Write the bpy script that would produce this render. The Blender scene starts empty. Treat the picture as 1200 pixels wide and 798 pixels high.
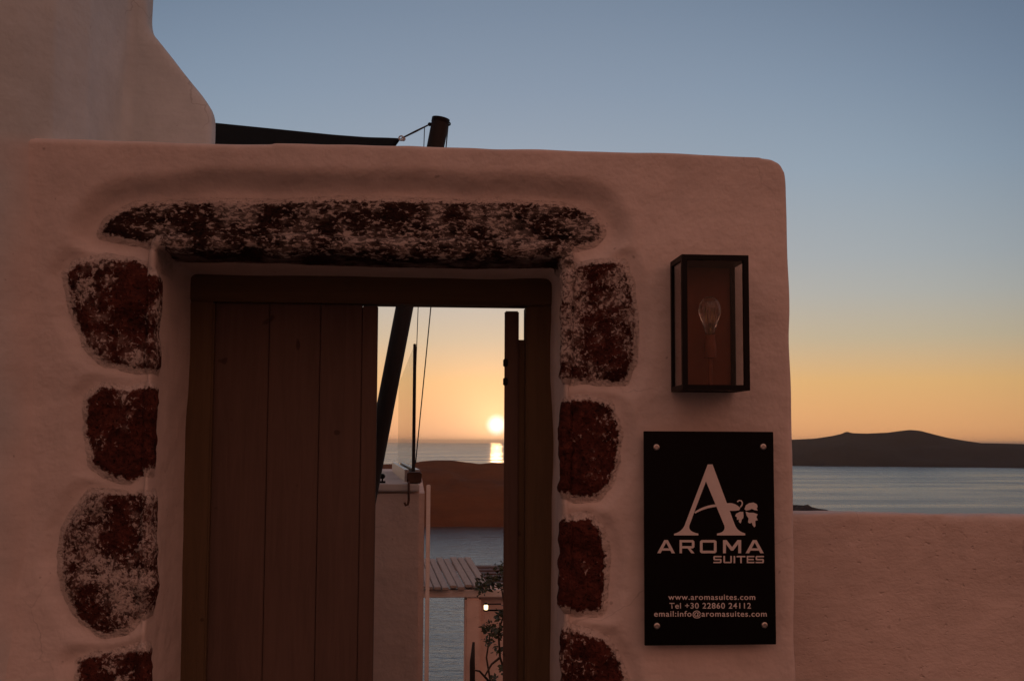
import bpy, bmesh, math, random
import numpy as np
from mathutils import Vector

scene = bpy.context.scene
COL = scene.collection
R = math.radians
rng = random.Random(7)

# ------------------------------------------------------------------ camera
F = 1400.0                       # focal length in photo pixels (1200 wide)
CX, CY = 600.0, 399.0
CAM = Vector((0.0, -3.1, 1.5))
YAW, PITCH, ROLL = R(4.6), math.atan2(517.3 - 399.0, F), R(0.26)
fw = Vector((math.sin(YAW) * math.cos(PITCH), math.cos(YAW) * math.cos(PITCH), math.sin(PITCH)))
r0 = Vector((math.cos(YAW), -math.sin(YAW), 0.0))
u0 = r0.cross(fw)
rt = r0 * math.cos(ROLL) + u0 * math.sin(ROLL)
up = rt.cross(fw)

cam_d = bpy.data.cameras.new("camera")
cam = bpy.data.objects.new("camera", cam_d)
COL.objects.link(cam)
from mathutils import Matrix
m3 = Matrix((rt, up, -fw)).transposed()
cam.matrix_world = Matrix.Translation(CAM) @ m3.to_4x4()
cam_d.sensor_width = 36.0
cam_d.sensor_fit = 'HORIZONTAL'
cam_d.lens = F / 1200.0 * 36.0
cam_d.clip_start = 0.05
cam_d.clip_end = 300000.0
scene.camera = cam

def ray(px, py):
    return (fw + rt * ((px - CX) / F) + up * ((CY - py) / F)).normalized()

def P(px, py, Y):
    """point of the vertical plane y=Y seen at photo pixel px,py"""
    d = ray(px, py)
    return CAM + d * ((Y - CAM.y) / d.y)

def G(px, py, Z):
    """point of the horizontal plane z=Z seen at photo pixel px,py"""
    d = ray(px, py)
    return CAM + d * ((Z - CAM.z) / d.z)

# ------------------------------------------------------------------ sun, sky, exposure
SUN = ray(582, 498)
sun_elev = math.asin(SUN.z)
sun_az = math.atan2(SUN.x, SUN.y)          # from +y towards +x

sun_d = bpy.data.lights.new("sun", 'SUN')
sun = bpy.data.objects.new("sun", sun_d)
COL.objects.link(sun)
sun.rotation_euler = SUN.to_track_quat('Z', 'Y').to_euler()
sun_d.energy = 0.07
sun_d.angle = R(0.53)
sun_d.color = (1.0, 0.52, 0.22)

world = bpy.data.worlds.new("World")
scene.world = world
world.use_nodes = True
wt = world.node_tree
wt.nodes.clear()

class NT:
    """small helper for writing node trees"""
    def __init__(self, tree): self.t = tree
    def n(self, typ, **kw):
        nd = self.t.nodes.new(typ)
        for k, v in kw.items(): setattr(nd, k, v)
        return nd
    def link(self, a, b): self.t.links.new(a, b)
    def put(self, sock, v):
        if hasattr(v, 'is_linked') or hasattr(v, 'links'): self.link(v, sock)
        else: sock.default_value = v
    def math(self, op, a, b=None, c=None, clamp=False):
        nd = self.n('ShaderNodeMath', operation=op, use_clamp=clamp)
        self.put(nd.inputs[0], a)
        if b is not None: self.put(nd.inputs[1], b)
        if c is not None: self.put(nd.inputs[2], c)
        return nd.outputs[0]
    def smooth(self, x, lo, hi, a=0.0, b=1.0):
        nd = self.n('ShaderNodeMapRange', interpolation_type='SMOOTHSTEP')
        self.put(nd.inputs[0], x)
        nd.inputs[1].default_value = lo; nd.inputs[2].default_value = hi
        nd.inputs[3].default_value = a; nd.inputs[4].default_value = b
        return nd.outputs[0]
    def mix(self, f, a, b, mode='MIX'):
        nd = self.n('ShaderNodeMix', data_type='RGBA', blend_type=mode)
        self.put(nd.inputs[0], f)
        self.put(nd.inputs[6], (*a, 1.0) if isinstance(a, tuple) and len(a) == 3 else a)
        self.put(nd.inputs[7], (*b, 1.0) if isinstance(b, tuple) and len(b) == 3 else b)
        return nd.outputs[2]
    def ramp(self, f, stops, interp='LINEAR'):
        nd = self.n('ShaderNodeValToRGB')
        cr = nd.color_ramp
        cr.interpolation = interp
        while len(cr.elements) < len(stops): cr.elements.new(0.5)
        for e, (p, c) in zip(cr.elements, stops):
            e.position = p; e.color = (*c, 1.0)
        self.put(nd.inputs[0], f)
        return nd.outputs[0]
    def noise(self, vec, scale, detail=4.0, rough=0.55, dist=0.0):
        nd = self.n('ShaderNodeTexNoise')
        if vec is not None: self.link(vec, nd.inputs['Vector'])
        nd.inputs['Scale'].default_value = scale
        nd.inputs['Detail'].default_value = detail
        nd.inputs['Roughness'].default_value = rough
        nd.inputs['Distortion'].default_value = dist
        return nd.outputs[0]
    def mapping(self, vec, scale=(1, 1, 1), rot=(0, 0, 0)):
        nd = self.n('ShaderNodeMapping')
        self.link(vec, nd.inputs[0])
        nd.inputs['Scale'].default_value = scale
        nd.inputs['Rotation'].default_value = rot
        return nd.outputs[0]
    def bump(self, h, strength=0.3, dist=0.01, normal=None):
        nd = self.n('ShaderNodeBump')
        nd.inputs['Strength'].default_value = strength
        nd.inputs['Distance'].default_value = dist
        self.link(h, nd.inputs['Height'])
        if normal is not None: self.link(normal, nd.inputs['Normal'])
        return nd.outputs[0]

W = NT(wt)
tc = W.n('ShaderNodeTexCoord')
nrm = W.n('ShaderNodeVectorMath', operation='NORMALIZE')
W.link(tc.outputs['Generated'], nrm.inputs[0])
dirv = nrm.outputs[0]
sep = W.n('ShaderNodeSeparateXYZ'); W.link(dirv, sep.inputs[0])
def vdot(vec):
    nd = W.n('ShaderNodeVectorMath', operation='DOT_PRODUCT')
    W.link(dirv, nd.inputs[0]); nd.inputs[1].default_value = vec
    return nd.outputs['Value']
elev = sep.outputs['Z']
hx = Vector((SUN.x, SUN.y, 0)).normalized()
toward = vdot(tuple(hx))
west = W.ramp(W.math('MULTIPLY', elev, 2.0), [
    (0.000, (0.80, 0.36, 0.15)), (0.024, (0.80, 0.40, 0.17)), (0.100, (0.74, 0.45, 0.19)),
    (0.170, (0.52, 0.45, 0.32)), (0.240, (0.42, 0.44, 0.42)), (0.300, (0.365, 0.42, 0.455)),
    (0.440, (0.285, 0.375, 0.47)), (0.570, (0.23, 0.315, 0.425)), (0.690, (0.19, 0.265, 0.37)),
    (1.0, (0.15, 0.19, 0.26))])
east = W.ramp(W.math('MULTIPLY', elev, 1.0), [
    (0.0, (0.14, 0.060, 0.048)), (0.18, (0.35, 0.130, 0.086)), (0.40, (0.63, 0.258, 0.170)),
    (0.65, (0.58, 0.28, 0.205)), (0.85, (0.26, 0.18, 0.165)), (1.0, (0.16, 0.16, 0.175))])
wmix = W.smooth(toward, -0.25, 0.75)
west = W.mix(1.0, west, W.ramp(W.smooth(toward, 0.84, 0.95), [(0, (.66, .69, .74)), (1, (1, 1, 1))]), 'MULTIPLY')
grad = W.mix(wmix, east, west)
sky = W.n('ShaderNodeTexSky', sky_type='NISHITA', sun_disc=False)
sky.sun_elevation = sun_elev
sky.sun_rotation = sun_az
sky.altitude = 180.0
sky.dust_density = 2.0
skyc = W.mix(1.0, sky.outputs[0], (0.10, 0.10, 0.10), 'MULTIPLY')
base = W.mix(0.12, grad, skyc)
# solar disc with its aureole
cosa = vdot(tuple(SUN))
ang = W.math('ARCCOSINE', W.math('MINIMUM', cosa, 0.9999999))
g1 = W.math('POWER', 2.718, W.math('MULTIPLY', ang, -1.0 / R(7.0)))
g2 = W.math('POWER', 2.718, W.math('MULTIPLY', ang, -1.0 / R(1.5)))
disc = W.smooth(ang, R(0.62), R(0.10))
def scaled(f, c):
    return W.mix(1.0, c, W.mix(f, (0, 0, 0), (1, 1, 1)), 'MULTIPLY')
glow = W.mix(1.0, scaled(g1, (0.16, 0.14, 0.14)), scaled(g2, (0.7, 0.42, 0.15)), 'ADD')
glow = W.mix(1.0, glow, scaled(disc, (0.4, 0.75, 0.95)), 'ADD')
total = W.mix(1.0, base, glow, 'ADD')
bg = W.n('ShaderNodeBackground')
W.link(total, bg.inputs['Color'])
bg.inputs['Strength'].default_value = 1.0
wo = W.n('ShaderNodeOutputWorld'); W.link(bg.outputs[0], wo.inputs[0])

vs = scene.view_settings
vs.view_transform = 'Standard'
vs.look = 'None'
vs.exposure = 0.0
vs.gamma = 1.0
vs.use_curve_mapping = False
scene.render.engine = 'CYCLES'
scene.cycles.max_bounces = 8
scene.cycles.use_denoising = True

# ------------------------------------------------------------------ materials
def mat(name):
    m = bpy.data.materials.new(name)
    m.use_nodes = True
    t = m.node_tree
    b = t.nodes['Principled BSDF']
    return m, NT(t), b

def objcoord(N):
    return N.n('ShaderNodeTexCoord').outputs['Object']

PLASTER = (0.79, 0.685, 0.635)
def plaster_colour(N, co, base=PLASTER):
    """limewash with faint stains"""
    a = N.noise(co, 1.3, 3, 0.6)
    b = N.noise(co, 9.0, 5, 0.65)
    k = N.math('ADD', N.math('MULTIPLY', a, 0.6), N.math('MULTIPLY', b, 0.4))
    lo = tuple(c * 0.80 for c in base); hi = tuple(min(c * 1.10, .9) for c in base)
    c = N.ramp(k, [(0.34, lo), (0.66, hi)])
    st = N.smooth(N.noise(N.mapping(co, (1, 1, .35)), 2.2, 6, .7), .60, .78)
    c = N.mix(N.math('MULTIPLY', st, 0.28), c, tuple(v * 0.55 for v in base))
    br = N.noise(N.mapping(co, (2.2, 2.2, 26.0), (0, R(12), 0)), 2.0, 4, .6, .4)
    c = N.mix(N.smooth(br, .45, .70, 0, .13), c, tuple(v * 0.62 for v in base))
    pa_ = N.smooth(N.noise(co, 0.9, 5, .62, .8), .50, .56)
    c = N.mix(N.math('MULTIPLY', pa_, .10), c, tuple(v * 0.60 for v in base))
    wv_ = N.n('ShaderNodeVectorMath', operation='ADD'); N.link(co, wv_.inputs[0])
    nz_ = N.n('ShaderNodeTexNoise'); N.link(co, nz_.inputs['Vector']); nz_.inputs['Scale'].default_value = 3.5; nz_.inputs['Detail'].default_value = 5
    sc_ = N.n('ShaderNodeVectorMath', operation='SCALE'); N.link(nz_.outputs['Color'], sc_.inputs[0]); sc_.inputs['Scale'].default_value = .35
    N.link(sc_.outputs[0], wv_.inputs[1])
    vo = N.n('ShaderNodeTexVoronoi', feature='DISTANCE_TO_EDGE'); N.link(wv_.outputs[0], vo.inputs['Vector']); vo.inputs['Scale'].default_value = 1.7
    cr = N.math('MULTIPLY', N.smooth(vo.outputs['Distance'], .0045, .001), N.smooth(N.noise(co, 2.3, 2, .5), .52, .62))
    c = N.mix(N.math('MULTIPLY', cr, .27), c, tuple(v * 0.3 for v in base))
    sp = N.smooth(N.noise(co, 34.0, 2, .5), .72, .77)
    return N.mix(N.math('MULTIPLY', sp, 0.35), c, (0.16, 0.10, 0.08))

def mk_plaster(name, base=PLASTER, rough_scale=1.0, trowel=0.5):
    m, N, b = mat(name)
    co = objcoord(N)
    N.link(plaster_colour(N, co, base), b.inputs['Base Color'])
    b.inputs['Roughness'].default_value = 0.9
    b.inputs['Specular IOR Level'].default_value = 0.2
    h1 = N.noise(co, 7.0, 4, .55)
    h2 = N.noise(co, 70.0, 4, .6)
    n1 = N.bump(h1, trowel, 0.03)
    n2 = N.bump(h2, 0.25 * rough_scale, 0.006, n1)
    N.link(n2, b.inputs['Normal'])
    return m

def mk_rough_render(name):
    """coarse sprayed render of the low wall"""
    m, N, b = mat(name)
    co = objcoord(N)
    N.link(plaster_colour(N, co, (0.74, 0.63, 0.57)), b.inputs['Base Color'])
    b.inputs['Roughness'].default_value = 0.95
    b.inputs['Specular IOR Level'].default_value = 0.1
    mp = N.mapping(co, (1.0, 1.0, 1.6))
    h1 = N.noise(mp, 26.0, 3, .6)
    h2 = N.noise(mp, 85.0, 3, .6)
    pit = N.smooth(N.noise(mp, 36.0, 2, .5, .1), .22, .36)
    n1 = N.bump(h1, 0.38, 0.010)
    n2 = N.bump(h2, 0.30, 0.005, n1)
    n3 = N.bump(pit, 0.45, 0.010, n2)
    N.link(n3, b.inputs['Normal'])
    return m

def mk_stone(name, paint, scale, dark=(0.035, 0.012, 0.009), mid=(0.15, 0.042, 0.030), stretch=(1, 1, 1), soffit=False):
    """rough volcanic stone with old limewash left on its high spots; 'paint' = how much is left"""
    m, N, b = mat(name)
    co = objcoord(N)
    at = N.n('ShaderNodeAttribute', attribute_name='inset')
    inset = at.outputs['Fac']
    mp = N.mapping(co, stretch)
    fine = N.noise(mp, scale, 5, .62, .4)
    mids = N.noise(mp, scale * .28, 3, .6)
    big = N.noise(N.mapping(co, (1, 1, 1)), 9.0, 3, .55)
    edge = N.noise(co, 75.0, 4, .7)
    stone = N.ramp(N.math('ADD', N.math('MULTIPLY', fine, .5), N.math('MULTIPLY', mids, .5)),
                   [(0.36, dark), (0.62, mid)])
    # limewash flecks
    k = N.math('ADD', N.math('MULTIPLY', fine, 0.70), N.math('MULTIPLY', mids, 0.22))
    k = N.math('ADD', k, N.math('MULTIPLY', big, 0.34 if soffit else 0.62))
    th = (0.63 if soffit else 0.77) + (0.5 - paint) * 0.34
    if soffit:                                   # fewer limewash flecks deeper under the lintel
        sx = N.n('ShaderNodeSeparateXYZ'); N.link(co, sx.inputs[0])
        k = N.math('SUBTRACT', k, N.smooth(sx.outputs['Y'], .035, .075, 0, .25))
    fleck = N.smooth(k, th - .02, th + .05)
    # ragged outline where the limewash of the wall laps on to the stone
    e = N.math('ADD', inset, N.math('MULTIPLY', N.math('SUBTRACT', edge, 0.5), 0.040))
    lap = N.smooth(e, 0.006, -0.002)
    wash = N.smooth(N.math('ADD', N.math('MULTIPLY', big, .6), N.math('MULTIPLY', mids, .4)), .50 - (paint - .3) * .35, .66 - (paint - .3) * .35, 0, .30)
    pore = N.smooth(N.noise(co, 150.0, 2, .5), .60, .68)
    stone = N.mix(N.math('MULTIPLY', pore, .75), stone, tuple(v * .35 for v in dark))
    f = N.math('MULTIPLY', N.math('MAXIMUM', N.math('MULTIPLY', fleck, 0.78), wash), N.math('SUBTRACT', 1.0, N.math('MULTIPLY', pore, .6)))
    f = N.math('MAXIMUM', f, lap)
    col = N.mix(f, stone, plaster_colour(N, co))
    N.link(col, b.inputs['Base Color'])
    b.inputs['Roughness'].default_value = 0.88
    b.inputs['Specular IOR Level'].default_value = 0.15
    n1 = N.bump(mids, 0.7, 0.03)
    n2 = N.bump(fine, 0.9, 0.014, n1)
    n2 = N.bump(pore, 0.6, -0.006, n2)
    N.link(n2, b.inputs['Normal'])
    return m

def mk_simple(name, col, rough=0.5, metal=0.0, var=0.15, scale=20.0, bump=0.1, spec=0.5):
    m, N, b = mat(name)
    co = objcoord(N)
    n = N.noise(co, scale, 4, .6)
    N.link(N.ramp(n, [(0.3, tuple(c * (1 - var) for c in col)), (0.7, tuple(c * (1 + var) for c in col))]),
           b.inputs['Base Color'])
    N.link(N.math('ADD', N.math('MULTIPLY', n, 0.15), rough - .07), b.inputs['Roughness'])
    b.inputs['Metallic'].default_value = metal
    b.inputs['Specular IOR Level'].default_value = spec
    if bump: N.link(N.bump(n, bump, 0.004), b.inputs['Normal'])
    return m

def mk_wood(name, col, axis='z', scale=1.0):
    m, N, b = mat(name)
    co = objcoord(N)
    st = {'z': (14, 14, .9), 'y': (14, .9, 14), 'x': (.9, 14, 14)}[axis]
    mp = N.mapping(co, tuple(s * scale for s in st))
    g = N.noise(mp, 3.0, 6, .65, .8)
    w = N.noise(co, 2.5, 4, .6)
    k = N.math('ADD', N.math('MULTIPLY', g, .7), N.math('MULTIPLY', w, .3))
    c = N.ramp(k, [(0.30, tuple(v * .78 for v in col)), (0.52, col), (0.74, tuple(v * 1.2 for v in col))])
    knot = N.smooth(N.noise(N.mapping(co, (1, 1, .75)), 19.0, 1, .3), .765, .80)
    c = N.mix(N.math('MULTIPLY', knot, .7), c, tuple(v * .3 for v in col))
    N.link(c, b.inputs['Base Color'])
    b.inputs['Roughness'].default_value = 0.72
    b.inputs['Specular IOR Level'].default_value = 0.25
    N.link(N.bump(g, 0.35, 0.004), b.inputs['Normal'])
    return m

def mk_glass(name, tint=(0.95, 0.97, 0.97), rough=0.02):
    m, N, b = mat(name)
    b.inputs['Base Color'].default_value = (*tint, 1)
    b.inputs['Roughness'].default_value = rough
    b.inputs['IOR'].default_value = 1.45
    b.inputs['Transmission Weight'].default_value = 1.0
    return m

M = {}
M['plaster'] = mk_plaster('limewashed_plaster')
M['terrace_plaster'] = mk_plaster('terrace_plaster', (0.84, 0.64, 0.55), .8, .4)
def mk_building():
    m, N, b = mat('building_limewash')
    co = objcoord(N)
    at = N.n('ShaderNodeAttribute', attribute_name='corner_fade')      # corner's soft shading put into the colour, fading to the wall's wash
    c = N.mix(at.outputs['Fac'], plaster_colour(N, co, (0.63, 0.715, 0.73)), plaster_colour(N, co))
    N.link(c, b.inputs['Base Color'])
    b.inputs['Roughness'].default_value = 0.9
    b.inputs['Specular IOR Level'].default_value = 0.2
    n1 = N.bump(N.noise(co, 7.0, 4, .55), .35, .03)
    N.link(N.bump(N.noise(co, 70.0, 4, .6), .17, .006, n1), b.inputs['Normal'])
    return m
M['building_plaster'] = mk_building()
M['render'] = mk_rough_render('coarse_render')
M['stone_bare'] = mk_stone('stone_bare', 0.10, 80)
M['stone_part'] = mk_stone('stone_part_painted', 0.33, 85)
M['stone_fleck'] = mk_stone('stone_flecked', 0.46, 110)
M['stone_lintel'] = mk_stone('stone_lintel', 0.46, 100, (0.014, 0.008, 0.007), (0.075, 0.032, 0.024), (.6, 1, 1.2), True)
M['door_wood'] = mk_wood('brown_door_boards', (0.138, 0.090, 0.072))
M['frame_wood'] = mk_wood('dark_frame_wood', (0.135, 0.090, 0.050))
M['frame_wood_x'] = mk_wood('dark_frame_beam_wood', (0.135, 0.090, 0.050), 'x')
M['black_metal'] = mk_simple('black_metal', (0.008, 0.006, 0.006), .5, .0, .2, 40, .05, .15)
M['steel'] = mk_simple('brushed_steel', (0.55, 0.52, 0.50), .35, 1.0, .1, 60, .03)
M['acrylic'] = mk_simple('black_acrylic', (0.006, 0.005, 0.005), .16, 0, .1, 4, 0, .12)
M['letter'] = mk_simple('pale_vinyl', (0.78, 0.72, 0.70), .55, 0, .04, 30, 0)
M['copper_plate'] = mk_simple('brown_back_plate', (0.20, 0.048, 0.016), .6, .0, .15, 12, .03)
M['glass'] = mk_glass('clear_glass')
M['glass'].node_tree.nodes['Principled BSDF'].inputs['IOR'].default_value = 1.28
M['panel_glass'] = mk_glass('balustrade_glass', (0.93, 0.95, 0.94))
_b = M['panel_glass'].node_tree.nodes['Principled BSDF']
_b.inputs['IOR'].default_value = 1.15; _b.inputs['Transmission Weight'].default_value = .86; _b.inputs['Base Color'].default_value = (.80, .83, .80, 1)
M['bulb_glass'] = mk_glass('bulb_glass', (0.97, 0.93, 0.85), .04)
_b = M['bulb_glass'].node_tree.nodes['Principled BSDF']
_b.inputs['Transmission Weight'].default_value = .91; _b.inputs['Base Color'].default_value = (.92, .78, .66, 1)
M['brass'] = mk_simple('aged_brass', (0.45, 0.30, 0.14), .4, 1.0, .2, 30, .03)
M['mast'] = mk_simple('dark_mast_paint', (0.014, 0.009, 0.008), .7, 0, .25, 14, .05)
M['sail'] = mk_simple('black_sail_cloth', (0.015, 0.014, 0.015), .85, 0, .2, 90, .15)
M['rope'] = mk_simple('dark_rope', (0.05, 0.04, 0.035), .8, 0, .2, 200, .2)
M['pale_paint'] = mk_plaster('white_painted_timber', (0.80, 0.72, 0.66), .3, .1)
M['slats'] = mk_wood('weathered_grey_boards', (0.34, 0.29, 0.26), 'y')
M['leaf'] = mk_simple('dark_green_leaf', (0.045, 0.055, 0.022), .5, 0, .35, 15, .05)
M['stem'] = mk_simple('brown_stem', (0.06, 0.04, 0.028), .8, 0, .3, 30, .2)
M['rust'] = mk_simple('rusty_iron', (0.11, 0.05, 0.03), .7, .2, .35, 25, .2)

def mk_emit(name, col, s):
    m, N, b = mat(name)
    b.inputs['Base Color'].default_value = (*col, 1)
    b.inputs['Emission Color'].default_value = (*col, 1)
    b.inputs['Emission Strength'].default_value = s
    return m
M['lamp_glow'] = mk_emit('lamp_glow', (1.0, 0.72, 0.36), 3.0)

# ------------------------------------------------------------------ build helpers
def wloc(o):
    v = Vector((0, 0, 0))
    while o is not None:
        v += o.location; o = o.parent
    return v

class MB:
    def __init__(self): self.v = []; self.f = []
    def add(self, vs_, fs_):
        k = len(self.v)
        self.v += [tuple(v) for v in vs_]
        self.f += [tuple(i + k for i in f) for f in fs_]
        return self
    def hexa(self, c):
        """8 corners: bottom ring 4 then top ring 4"""
        return self.add(c, [(3, 2, 1, 0), (4, 5, 6, 7), (0, 1, 5, 4), (1, 2, 6, 5), (2, 3, 7, 6), (3, 0, 4, 7)])
    def box(self, x0, x1, y0, y1, z0, z1):
        return self.hexa([(x0, y0, z0), (x1, y0, z0), (x1, y1, z0), (x0, y1, z0),
                          (x0, y0, z1), (x1, y0, z1), (x1, y1, z1), (x0, y1, z1)])
    def prism(self, pts, d):
        """flat ring of points pushed along vector d"""
        n = len(pts); d = Vector(d)
        a = [Vector(p) for p in pts]; b = [p + d for p in a]
        fs_ = [tuple(range(n)), tuple(range(2 * n - 1, n - 1, -1))]
        fs_ += [(i, n + i, n + (i + 1) % n, (i + 1) % n) for i in range(n)]
        return self.add(a + b, fs_)
    def tube(self, pts, rad, seg=10, cap=True):
        pts = [Vector(p) for p in pts]
        rad = rad if isinstance(rad, (list, tuple)) else [rad] * len(pts)
        vs_, fs_ = [], []
        ref = None
        for i, p in enumerate(pts):
            a = pts[max(i - 1, 0)]; b = pts[min(i + 1, len(pts) - 1)]
            t = (b - a).normalized()
            if ref is None:
                ref = Vector((0, 0, 1)) if abs(t.z) < .9 else Vector((1, 0, 0))
            u = (ref - t * ref.dot(t)).normalized(); ref = u
            w = t.cross(u)
            for k in range(seg):
                q = 2 * math.pi * k / seg
                vs_.append(p + (u * math.cos(q) + w * math.sin(q)) * rad[i])
        for i in range(len(pts) - 1):
            for k in range(seg):
                fs_.append((i * seg + k, i * seg + (k + 1) % seg, (i + 1) * seg + (k + 1) % seg, (i + 1) * seg + k))
        if cap:
            fs_.append(tuple(range(seg - 1, -1, -1)))
            fs_.append(tuple((len(pts) - 1) * seg + k for k in range(seg)))
        return self.add(vs_, fs_)
    def lathe(self, prof, centre, axis='z', seg=24):
        vs_, fs_ = [], []
        c = Vector(centre)
        for r_, h in prof:
            for k in range(seg):
                q = 2 * math.pi * k / seg
                a, b = r_ * math.cos(q), r_ * math.sin(q)
                o = {'z': (a, b, h), 'y': (a, h, b), 'x': (h, a, b)}[axis]
                vs_.append(c + Vector(o))
        n = len(prof)
        for i in range(n - 1):
            for k in range(seg):
                fs_.append((i * seg + k, i * seg + (k + 1) % seg, (i + 1) * seg + (k + 1) % seg, (i + 1) * seg + k))
        fs_.append(tuple(range(seg - 1, -1, -1)))
        fs_.append(tuple((n - 1) * seg + k for k in range(seg)))
        return self.add(vs_, fs_)
    def build(self, name, m, parent=None, smooth=False, bevel=0.0, loc=None):
        off = wloc(parent) if parent is not None else (Vector(loc) if loc is not None else Vector((0, 0, 0)))
        me = bpy.data.meshes.new(name)
        me.from_pydata([tuple(Vector(v) - off) for v in self.v], [], self.f)
        bm = bmesh.new(); bm.from_mesh(me)
        bmesh.ops.recalc_face_normals(bm, faces=bm.faces)
        if bevel:
            bmesh.ops.bevel(bm, geom=[e for e in bm.edges if e.calc_face_angle(0) > .5], offset=bevel,
                            segments=2, affect='EDGES', clamp_overlap=True)
        bm.to_mesh(me); bm.free()
        if smooth:
            me.polygons.foreach_set('use_smooth', [True] * len(me.polygons))
        me.materials.append(m)
        o = bpy.data.objects.new(name, me)
        COL.objects.link(o)
        if parent is not None: o.parent = parent
        else: o.location = off
        return o

def empty(name, loc):
    o = bpy.data.objects.new(name, None)
    o.empty_display_size = .2
    COL.objects.link(o); o.location = loc
    return o

def tag(o, label=None, cat=None, group=None, kind=None):
    if label: o['label'] = label
    if cat: o['category'] = cat
    if group: o['group'] = group
    if kind: o['kind'] = kind
    return o

# numpy value noise
_perm = np.random.RandomState(3).rand(64, 64, 64)
def vnoise(p, scale, octaves=3, gain=0.5):
    p = np.asarray(p, float) * scale
    out = np.zeros(len(p)); amp = 1.0; tot = 0
    for _ in range(octaves):
        i = np.floor(p).astype(int); f = p - i
        f = f * f * (3 - 2 * f)
        acc = 0
        for dx in (0, 1):
            for dy in (0, 1):
                for dz in (0, 1):
                    w = (f[:, 0] if dx else 1 - f[:, 0]) * (f[:, 1] if dy else 1 - f[:, 1]) * (f[:, 2] if dz else 1 - f[:, 2])
                    acc = acc + w * _perm[(i[:, 0] + dx) % 64, (i[:, 1] + dy) % 64, (i[:, 2] + dz) % 64]
        out += amp * (acc - .5) * 2; tot += amp
        amp *= gain; p = p * 2.03 + 17.3
    return out / tot

def sdf_poly(pts, poly):
    """signed distance (negative inside) of 2-D points to a polygon"""
    pts = np.asarray(pts); poly = np.asarray(poly)
    d2 = np.full(len(pts), 1e9); inside = np.zeros(len(pts), bool)
    n = len(poly)
    for i in range(n):
        a, b = poly[i], poly[(i + 1) % n]
        e = b - a; w = pts - a
        t = np.clip((w @ e) / max(e @ e, 1e-12), 0, 1)
        d2 = np.minimum(d2, ((w - t[:, None] * e) ** 2).sum(1))
        c = (a[1] > pts[:, 1]) != (b[1] > pts[:, 1])
        with np.errstate(divide='ignore', invalid='ignore'):
            xi = (b[0] - a[0]) * (pts[:, 1] - a[1]) / (b[1] - a[1]) + a[0]
        inside ^= c & (pts[:, 0] < xi)
    return np.where(inside, -1, 1) * np.sqrt(d2)

def sst(x, a, b):
    t = np.clip((x - a) / (b - a), 0, 1)
    return t * t * (3 - 2 * t)

def remesh(o, voxel, smooth_iter):
    """voxel remesh + smoothing, applied; returns verts, polys"""
    md = o.modifiers.new('r', 'REMESH'); md.mode = 'VOXEL'; md.voxel_size = voxel
    if smooth_iter:
        ms = o.modifiers.new('s', 'SMOOTH'); ms.factor = .5; ms.iterations = smooth_iter
    dg = bpy.context.evaluated_depsgraph_get(); dg.update()
    ev = o.evaluated_get(dg)
    me = bpy.data.meshes.new_from_object(ev)
    o.modifiers.clear()
    old = o.data; o.data = me
    bpy.data.meshes.remove(old)
    me.polygons.foreach_set('use_smooth', [True] * len(me.polygons))
    v = np.empty(len(me.vertices) * 3); me.vertices.foreach_get('co', v)
    return v.reshape(-1, 3)

def normals(me):
    n = np.empty(len(me.vertices) * 3); me.vertices.foreach_get('normal', n)
    return n.reshape(-1, 3)

# ================================================================== SETTING
SEA_Z = CAM.z - 180.0

# ---- sea
m, N, b = mat('sea_water')
co = objcoord(N)
b.inputs['Base Color'].default_value = (0.045, 0.050, 0.056, 1)
b.inputs['IOR'].default_value = 1.333
w1 = N.noise(N.mapping(co, (1, 2.2, 1), (0, 0, R(10))), 0.030, 3, .6, .3)
w2 = N.noise(N.mapping(co, (1, 1.8, 1), (0, 0, R(-20))), 0.11, 3, .6)
slick = N.noise(N.mapping(co, (.5, 1.6, 1), (0, 0, R(6))), 0.0016, 4, .55, .5)
N.link(N.smooth(slick, .35, .65, .18, .30), b.inputs['Roughness'])
n1 = N.bump(w1, 1.0, 1.7)
n2 = N.bump(w2, 1.0, 0.42, n1)
N.link(n2, b.inputs['Normal'])
M['sea'] = m
S = 130000.0
o = MB().add([(-S, -S * .02 + 150, SEA_Z), (S, -S * .02 + 150, SEA_Z), (S, S, SEA_Z), (-S, S, SEA_Z)], [(0, 1, 2, 3)]).build('sea', M['sea'])
tag(o, kind='structure')

# ---- street in front and terraces behind
m, N, b = mat('street_paving')
co = objcoord(N)
vor = N.n('ShaderNodeTexVoronoi', feature='DISTANCE_TO_EDGE'); N.link(co, vor.inputs['Vector']); vor.inputs['Scale'].default_value = 2.2
jt = N.smooth(vor.outputs['Distance'], .02, .05)
stc = N.ramp(N.noise(co, 5, 4, .6), [(.3, (.04, .033, .030)), (.7, (.085, .07, .062))])
N.link(N.mix(jt, (.16, .14, .13), stc), b.inputs['Base Color'])
b.inputs['Roughness'].default_value = .85
N.link(N.bump(jt, .4, .01), b.inputs['Normal'])
M['paving'] = m
o = MB().box(-9, 9, -12, 0.6, -.4, 0.0).build('street', M['paving']); tag(o, kind='structure')
o = MB().box(-9, 9, 0.6, 2.6, -.4, -0.02).build('terrace_floor', M['paving']); tag(o, kind='structure')

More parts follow.
